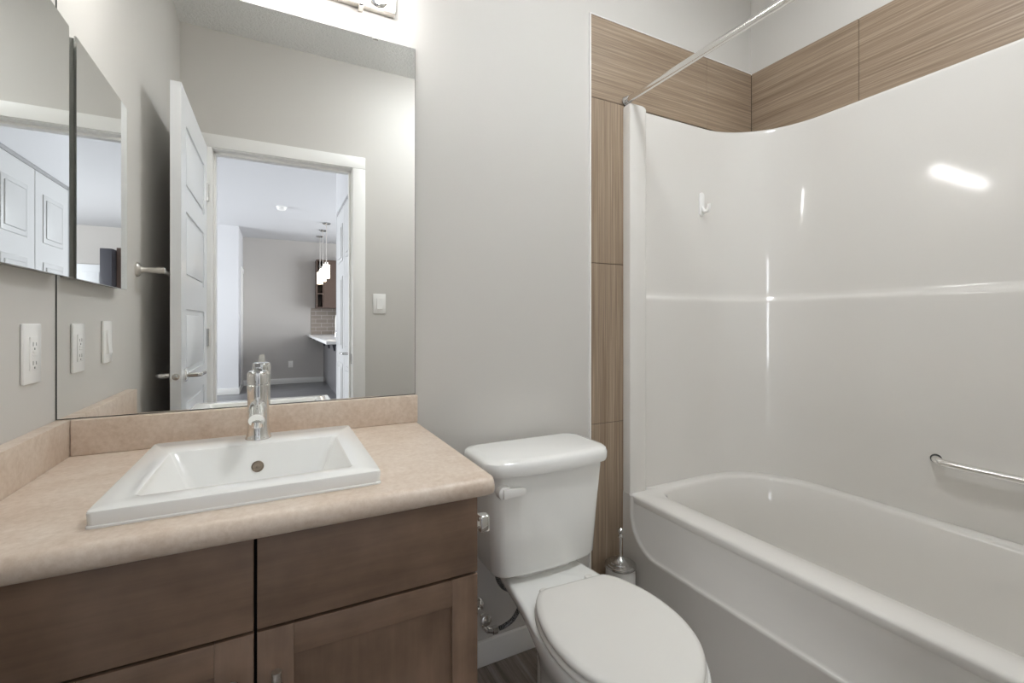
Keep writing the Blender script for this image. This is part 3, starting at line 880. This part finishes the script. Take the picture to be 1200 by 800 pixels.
# toilet paper holder on the side of the vanity
ty, tz = -0.470, 0.690
tp = empty('toilet_paper_holder', (VX1, ty, tz), 'chrome toilet paper holder on the right side of vanity', 'toilet paper holder')
b = MB(); b.box(VX1, VX1+0.008, ty-0.024, ty+0.024, tz-0.024, tz+0.024, 0.003, 2); part(b, 'rosette', 'chrome', tp)
b = MB(); b.box(VX1+0.007, VX1+0.045, ty-0.010, ty+0.010, tz-0.009, tz+0.009, 0.004, 2); part(b, 'arm', 'chrome', tp)
b = MB(); b.box(VX1+0.034, VX1+0.058, ty-0.013, ty+0.013, tz-0.018, tz+0.018, 0.005, 3); part(b, 'end_block', 'chrome', tp)
b = MB(); b.tube([(VX1+0.046, ty+0.012, tz), (VX1+0.046, ty+0.150, tz)], 0.0075, 14); b.lathe((VX1+0.046, ty+0.150, tz), [(0.0075, 0), (0.010, 0.002), (0.010, 0.010), (0.006, 0.013)], 'y', 16)
part(b, 'bar', 'chrome', tp)

# toilet brush
bx_, by_ = 1.560, -0.078
tbh = empty('toilet_brush', (bx_, by_, 0), 'chrome-lidded toilet brush holder in the corner behind the toilet', 'toilet brush')
b = MB(); b.lathe((bx_, by_, 0), [(0.050, 0.0), (0.052, 0.004), (0.053, 0.20), (0.053, 0.236), (0.048, 0.238)], 'z', 36); part(b, 'canister', 'plastic', tbh, 'white canister')
b = MB(); b.lathe((bx_, by_, 0.236), [(0.056, 0.0), (0.0575, 0.003), (0.056, 0.008), (0.050, 0.010), (0.049, 0.013), (0.040, 0.015), (0.038, 0.019), (0.024, 0.022), (0.014, 0.030), (0.008, 0.036)], 'z', 36); part(b, 'lid', 'steel', tbh, 'chrome stepped lid')
b = MB(); b.lathe((bx_, by_, 0.266), [(0.007, 0.0), (0.0055, 0.010), (0.0055, 0.074), (0.009, 0.076), (0.009, 0.080), (0.005, 0.083), (0.007, 0.088), (0.010, 0.094), (0.0105, 0.099), (0.009, 0.105), (0.004, 0.109)], 'z', 20); part(b, 'handle', 'chrome', tbh, 'chrome handle with a ball end')

# ------------------------------------------------------------------ kitchen seen through the doorway
kp = empty('kitchen_peninsula', (1.55, -6.6, 0), 'grey panelled kitchen peninsula base reflected through the doorway', 'cabinet')
b = MB(); b.box(1.255, 1.80, -8.085, -4.4, 0.09, 0.872); b.box(1.27, 1.77, -8.085, -4.42, 0.0, 0.09); part(b, 'carcass', 'kitchen_grey', kp)
for k in range(4):
    y1 = -8.08+0.92*k
    b = MB(); b.box(1.237, 1.2545, y1+0.006, y1+0.914, 0.10, 0.868, 0.002, 1); part(b, 'end_panel', 'kitchen_grey', kp)
for y in (-7.75, -6.9, -6.05, -5.2):
    b = MB(); b.prism([(0.98, 0.868), (1.236, 0.868), (1.236, 0.70), (1.21, 0.70), (1.19, 0.79), (1.10, 0.835), (0.98, 0.845)], 'y', y-0.02, y+0.02)
    part(b, 'bracket', 'fridge', kp, 'dark corbel under the overhang')
tag(MB().box(0.955, 1.825, -8.086, -4.37, 0.873, 0.912, 0.004, 2).build('peninsula_countertop', M['quartz'], origin=(1.42, -6.2, 0.873)), 'white worktop on the grey kitchen peninsula, seen in mirror', 'countertop')
kf = empty('kitchen_faucet', (1.26, -6.17, 0.912), 'tall white gooseneck faucet on the kitchen peninsula worktop', 'faucet')
b = MB(); b.lathe((1.26, -6.17, 0.912), [(0.030, 0), (0.030, 0.006), (0.022, 0.012), (0.020, 0.09), (0.014, 0.10)], 'z', 20); part(b, 'body', 'chrome', kf)
b = MB(); b.tube(catmull([(1.26, -6.17, 1.00), (1.26, -6.17, 1.18), (1.28, -6.17, 1.26), (1.34, -6.17, 1.285), (1.40, -6.17, 1.25), (1.415, -6.17, 1.18)], 8), 0.015, 14); part(b, 'spout', 'plastic', kf)
b = MB(); b.tube([(1.26, -6.17, 0.97), (1.26, -6.11, 0.985), (1.26, -6.08, 1.01)], 0.008, 10); part(b, 'handle', 'chrome', kf)

uc = empty('kitchen_wall_shelf', (1.15, -7.93, 1.405), 'dark open shelf unit at the end of kitchen wall cabinets', 'shelf unit')
b = MB(); x0, x1, y0, y1 = 1.09, 1.215, YW+0.0005, YW+0.33
b.box(x0, x0+0.02, y0, y1, 1.405, 2.30); b.box(x1-0.02, x1, y0, y1, 1.405, 2.30); b.box(x0+0.02, x1-0.02, y0, y0+0.01, 1.405, 2.30); b.box(x0+0.02, x1-0.02, y0, y1, 2.28, 2.30)
part(b, 'carcass', 'kitchen_brown', uc)
for z in (1.405, 1.66, 1.86, 2.06):
    b = MB(); b.box(x0+0.02, x1-0.02, y0+0.01, y1-0.005, z, z+0.018); part(b, 'shelf', 'kitchen_brown', uc)
ud = empty('kitchen_wall_cabinet', (1.52, -7.93, 1.405), 'dark brown kitchen wall cabinet above the tiled splashback', 'cabinet')
b = MB(); b.box(1.217, 1.84, YW+0.0005, YW+0.31, 1.405, 2.30); part(b, 'carcass', 'kitchen_brown', ud)
for xa, xb in ((1.219, 1.527), (1.530, 1.838)):
    b = MB(); b.box(xa, xb, YW+0.311, YW+0.33, 1.408, 2.297, 0.002, 1); b.box(xa+0.06, xb-0.06, YW+0.325, YW+0.3305, 1.47, 2.235)
    dd = part(b, 'door', 'kitchen_brown', ud)
fr = empty('refrigerator', (1.92, -7.8, 0), 'tall dark refrigerator block past the wall cabinets, in cabinet mirror', 'refrigerator')
b = MB(); b.box(1.8425, 1.99, -8.085, -7.62, 0.03, 2.26, 0.01, 2); part(b, 'body', 'fridge', fr)
b = MB(); b.box(1.845, 1.988, -7.619, -7.57, 0.06, 2.255, 0.008, 2); part(b, 'door', 'fridge', fr)
b = MB(); b.tube([(1.87, -7.55, 0.9), (1.87, -7.55, 1.35)], 0.01, 10); b.box(1.865, 1.875, -7.57, -7.55, 0.92, 0.94); b.box(1.865, 1.875, -7.57, -7.55, 1.30, 1.32); part(b, 'handle', 'steel', fr)
b = MB(); b.box(1.86, 1.97, -8.0, -7.65, 0.0, 0.03); part(b, 'foot', 'rubber', fr)

PEND = [(1.12, -7.38, 'pendant lamp with lit glass shade, farthest of the row of three'),
        (1.12, -6.79, 'pendant lamp with lit glass shade, middle of the row of three'),
        (1.12, -6.19, 'pendant lamp with lit glass shade, nearest of the row of three')]
pd = empty('pendant_lamp', (PEND[0][0], PEND[0][1], ZC), PEND[0][2], 'pendant lamp', 'pendant lamps over the peninsula')
px, py = PEND[0][0], PEND[0][1]
b = MB(); b.lathe((px, py, ZC), [(0.062, 0), (0.062, -0.012), (0.050, -0.022), (0.012, -0.028)], 'z', 28); part(b, 'canopy', 'steel', pd)
b = MB(); b.tube([(px, py, ZC-0.024), (px, py, 2.06)], 0.0055, 10); part(b, 'rod', 'nickel', pd)
b = MB(); b.lathe((px, py, 2.065), [(0.012, 0), (0.026, -0.008), (0.026, -0.040)], 'z', 24); part(b, 'cap', 'nickel', pd)
b = MB(); b.lathe((px, py, 2.025), [(0.020, 0), (0.046, -0.002), (0.050, -0.010), (0.050, -0.210), (0.046, -0.210), (0.046, -0.012)], 'z', 28, True, False); part(b, 'shade', 'pendant_glow', pd, 'lit amber glass shade')
for x, y, lab in PEND[1:]:
    c = pd.copy(); COL.objects.link(c); c.location = (x, y, ZC); c['label'] = lab
    for ch in list(pd.children):
        k = ch.copy(); COL.objects.link(k); k.parent = c
sd = empty('smoke_detector', (0.497, -5.418, ZC), 'round smoke detector on the white ceiling beyond the doorway', 'smoke detector')
b = MB(); b.lathe((0.497, -5.418, ZC), [(0.065, 0), (0.065, -0.010), (0.060, -0.014)], 'z', 28); part(b, 'base', 'plastic', sd)
b = MB(); b.lathe((0.497, -5.418, ZC-0.014), [(0.056, 0), (0.054, -0.020), (0.040, -0.030), (0.012, -0.032)], 'z', 28); part(b, 'cover', 'plastic', sd)
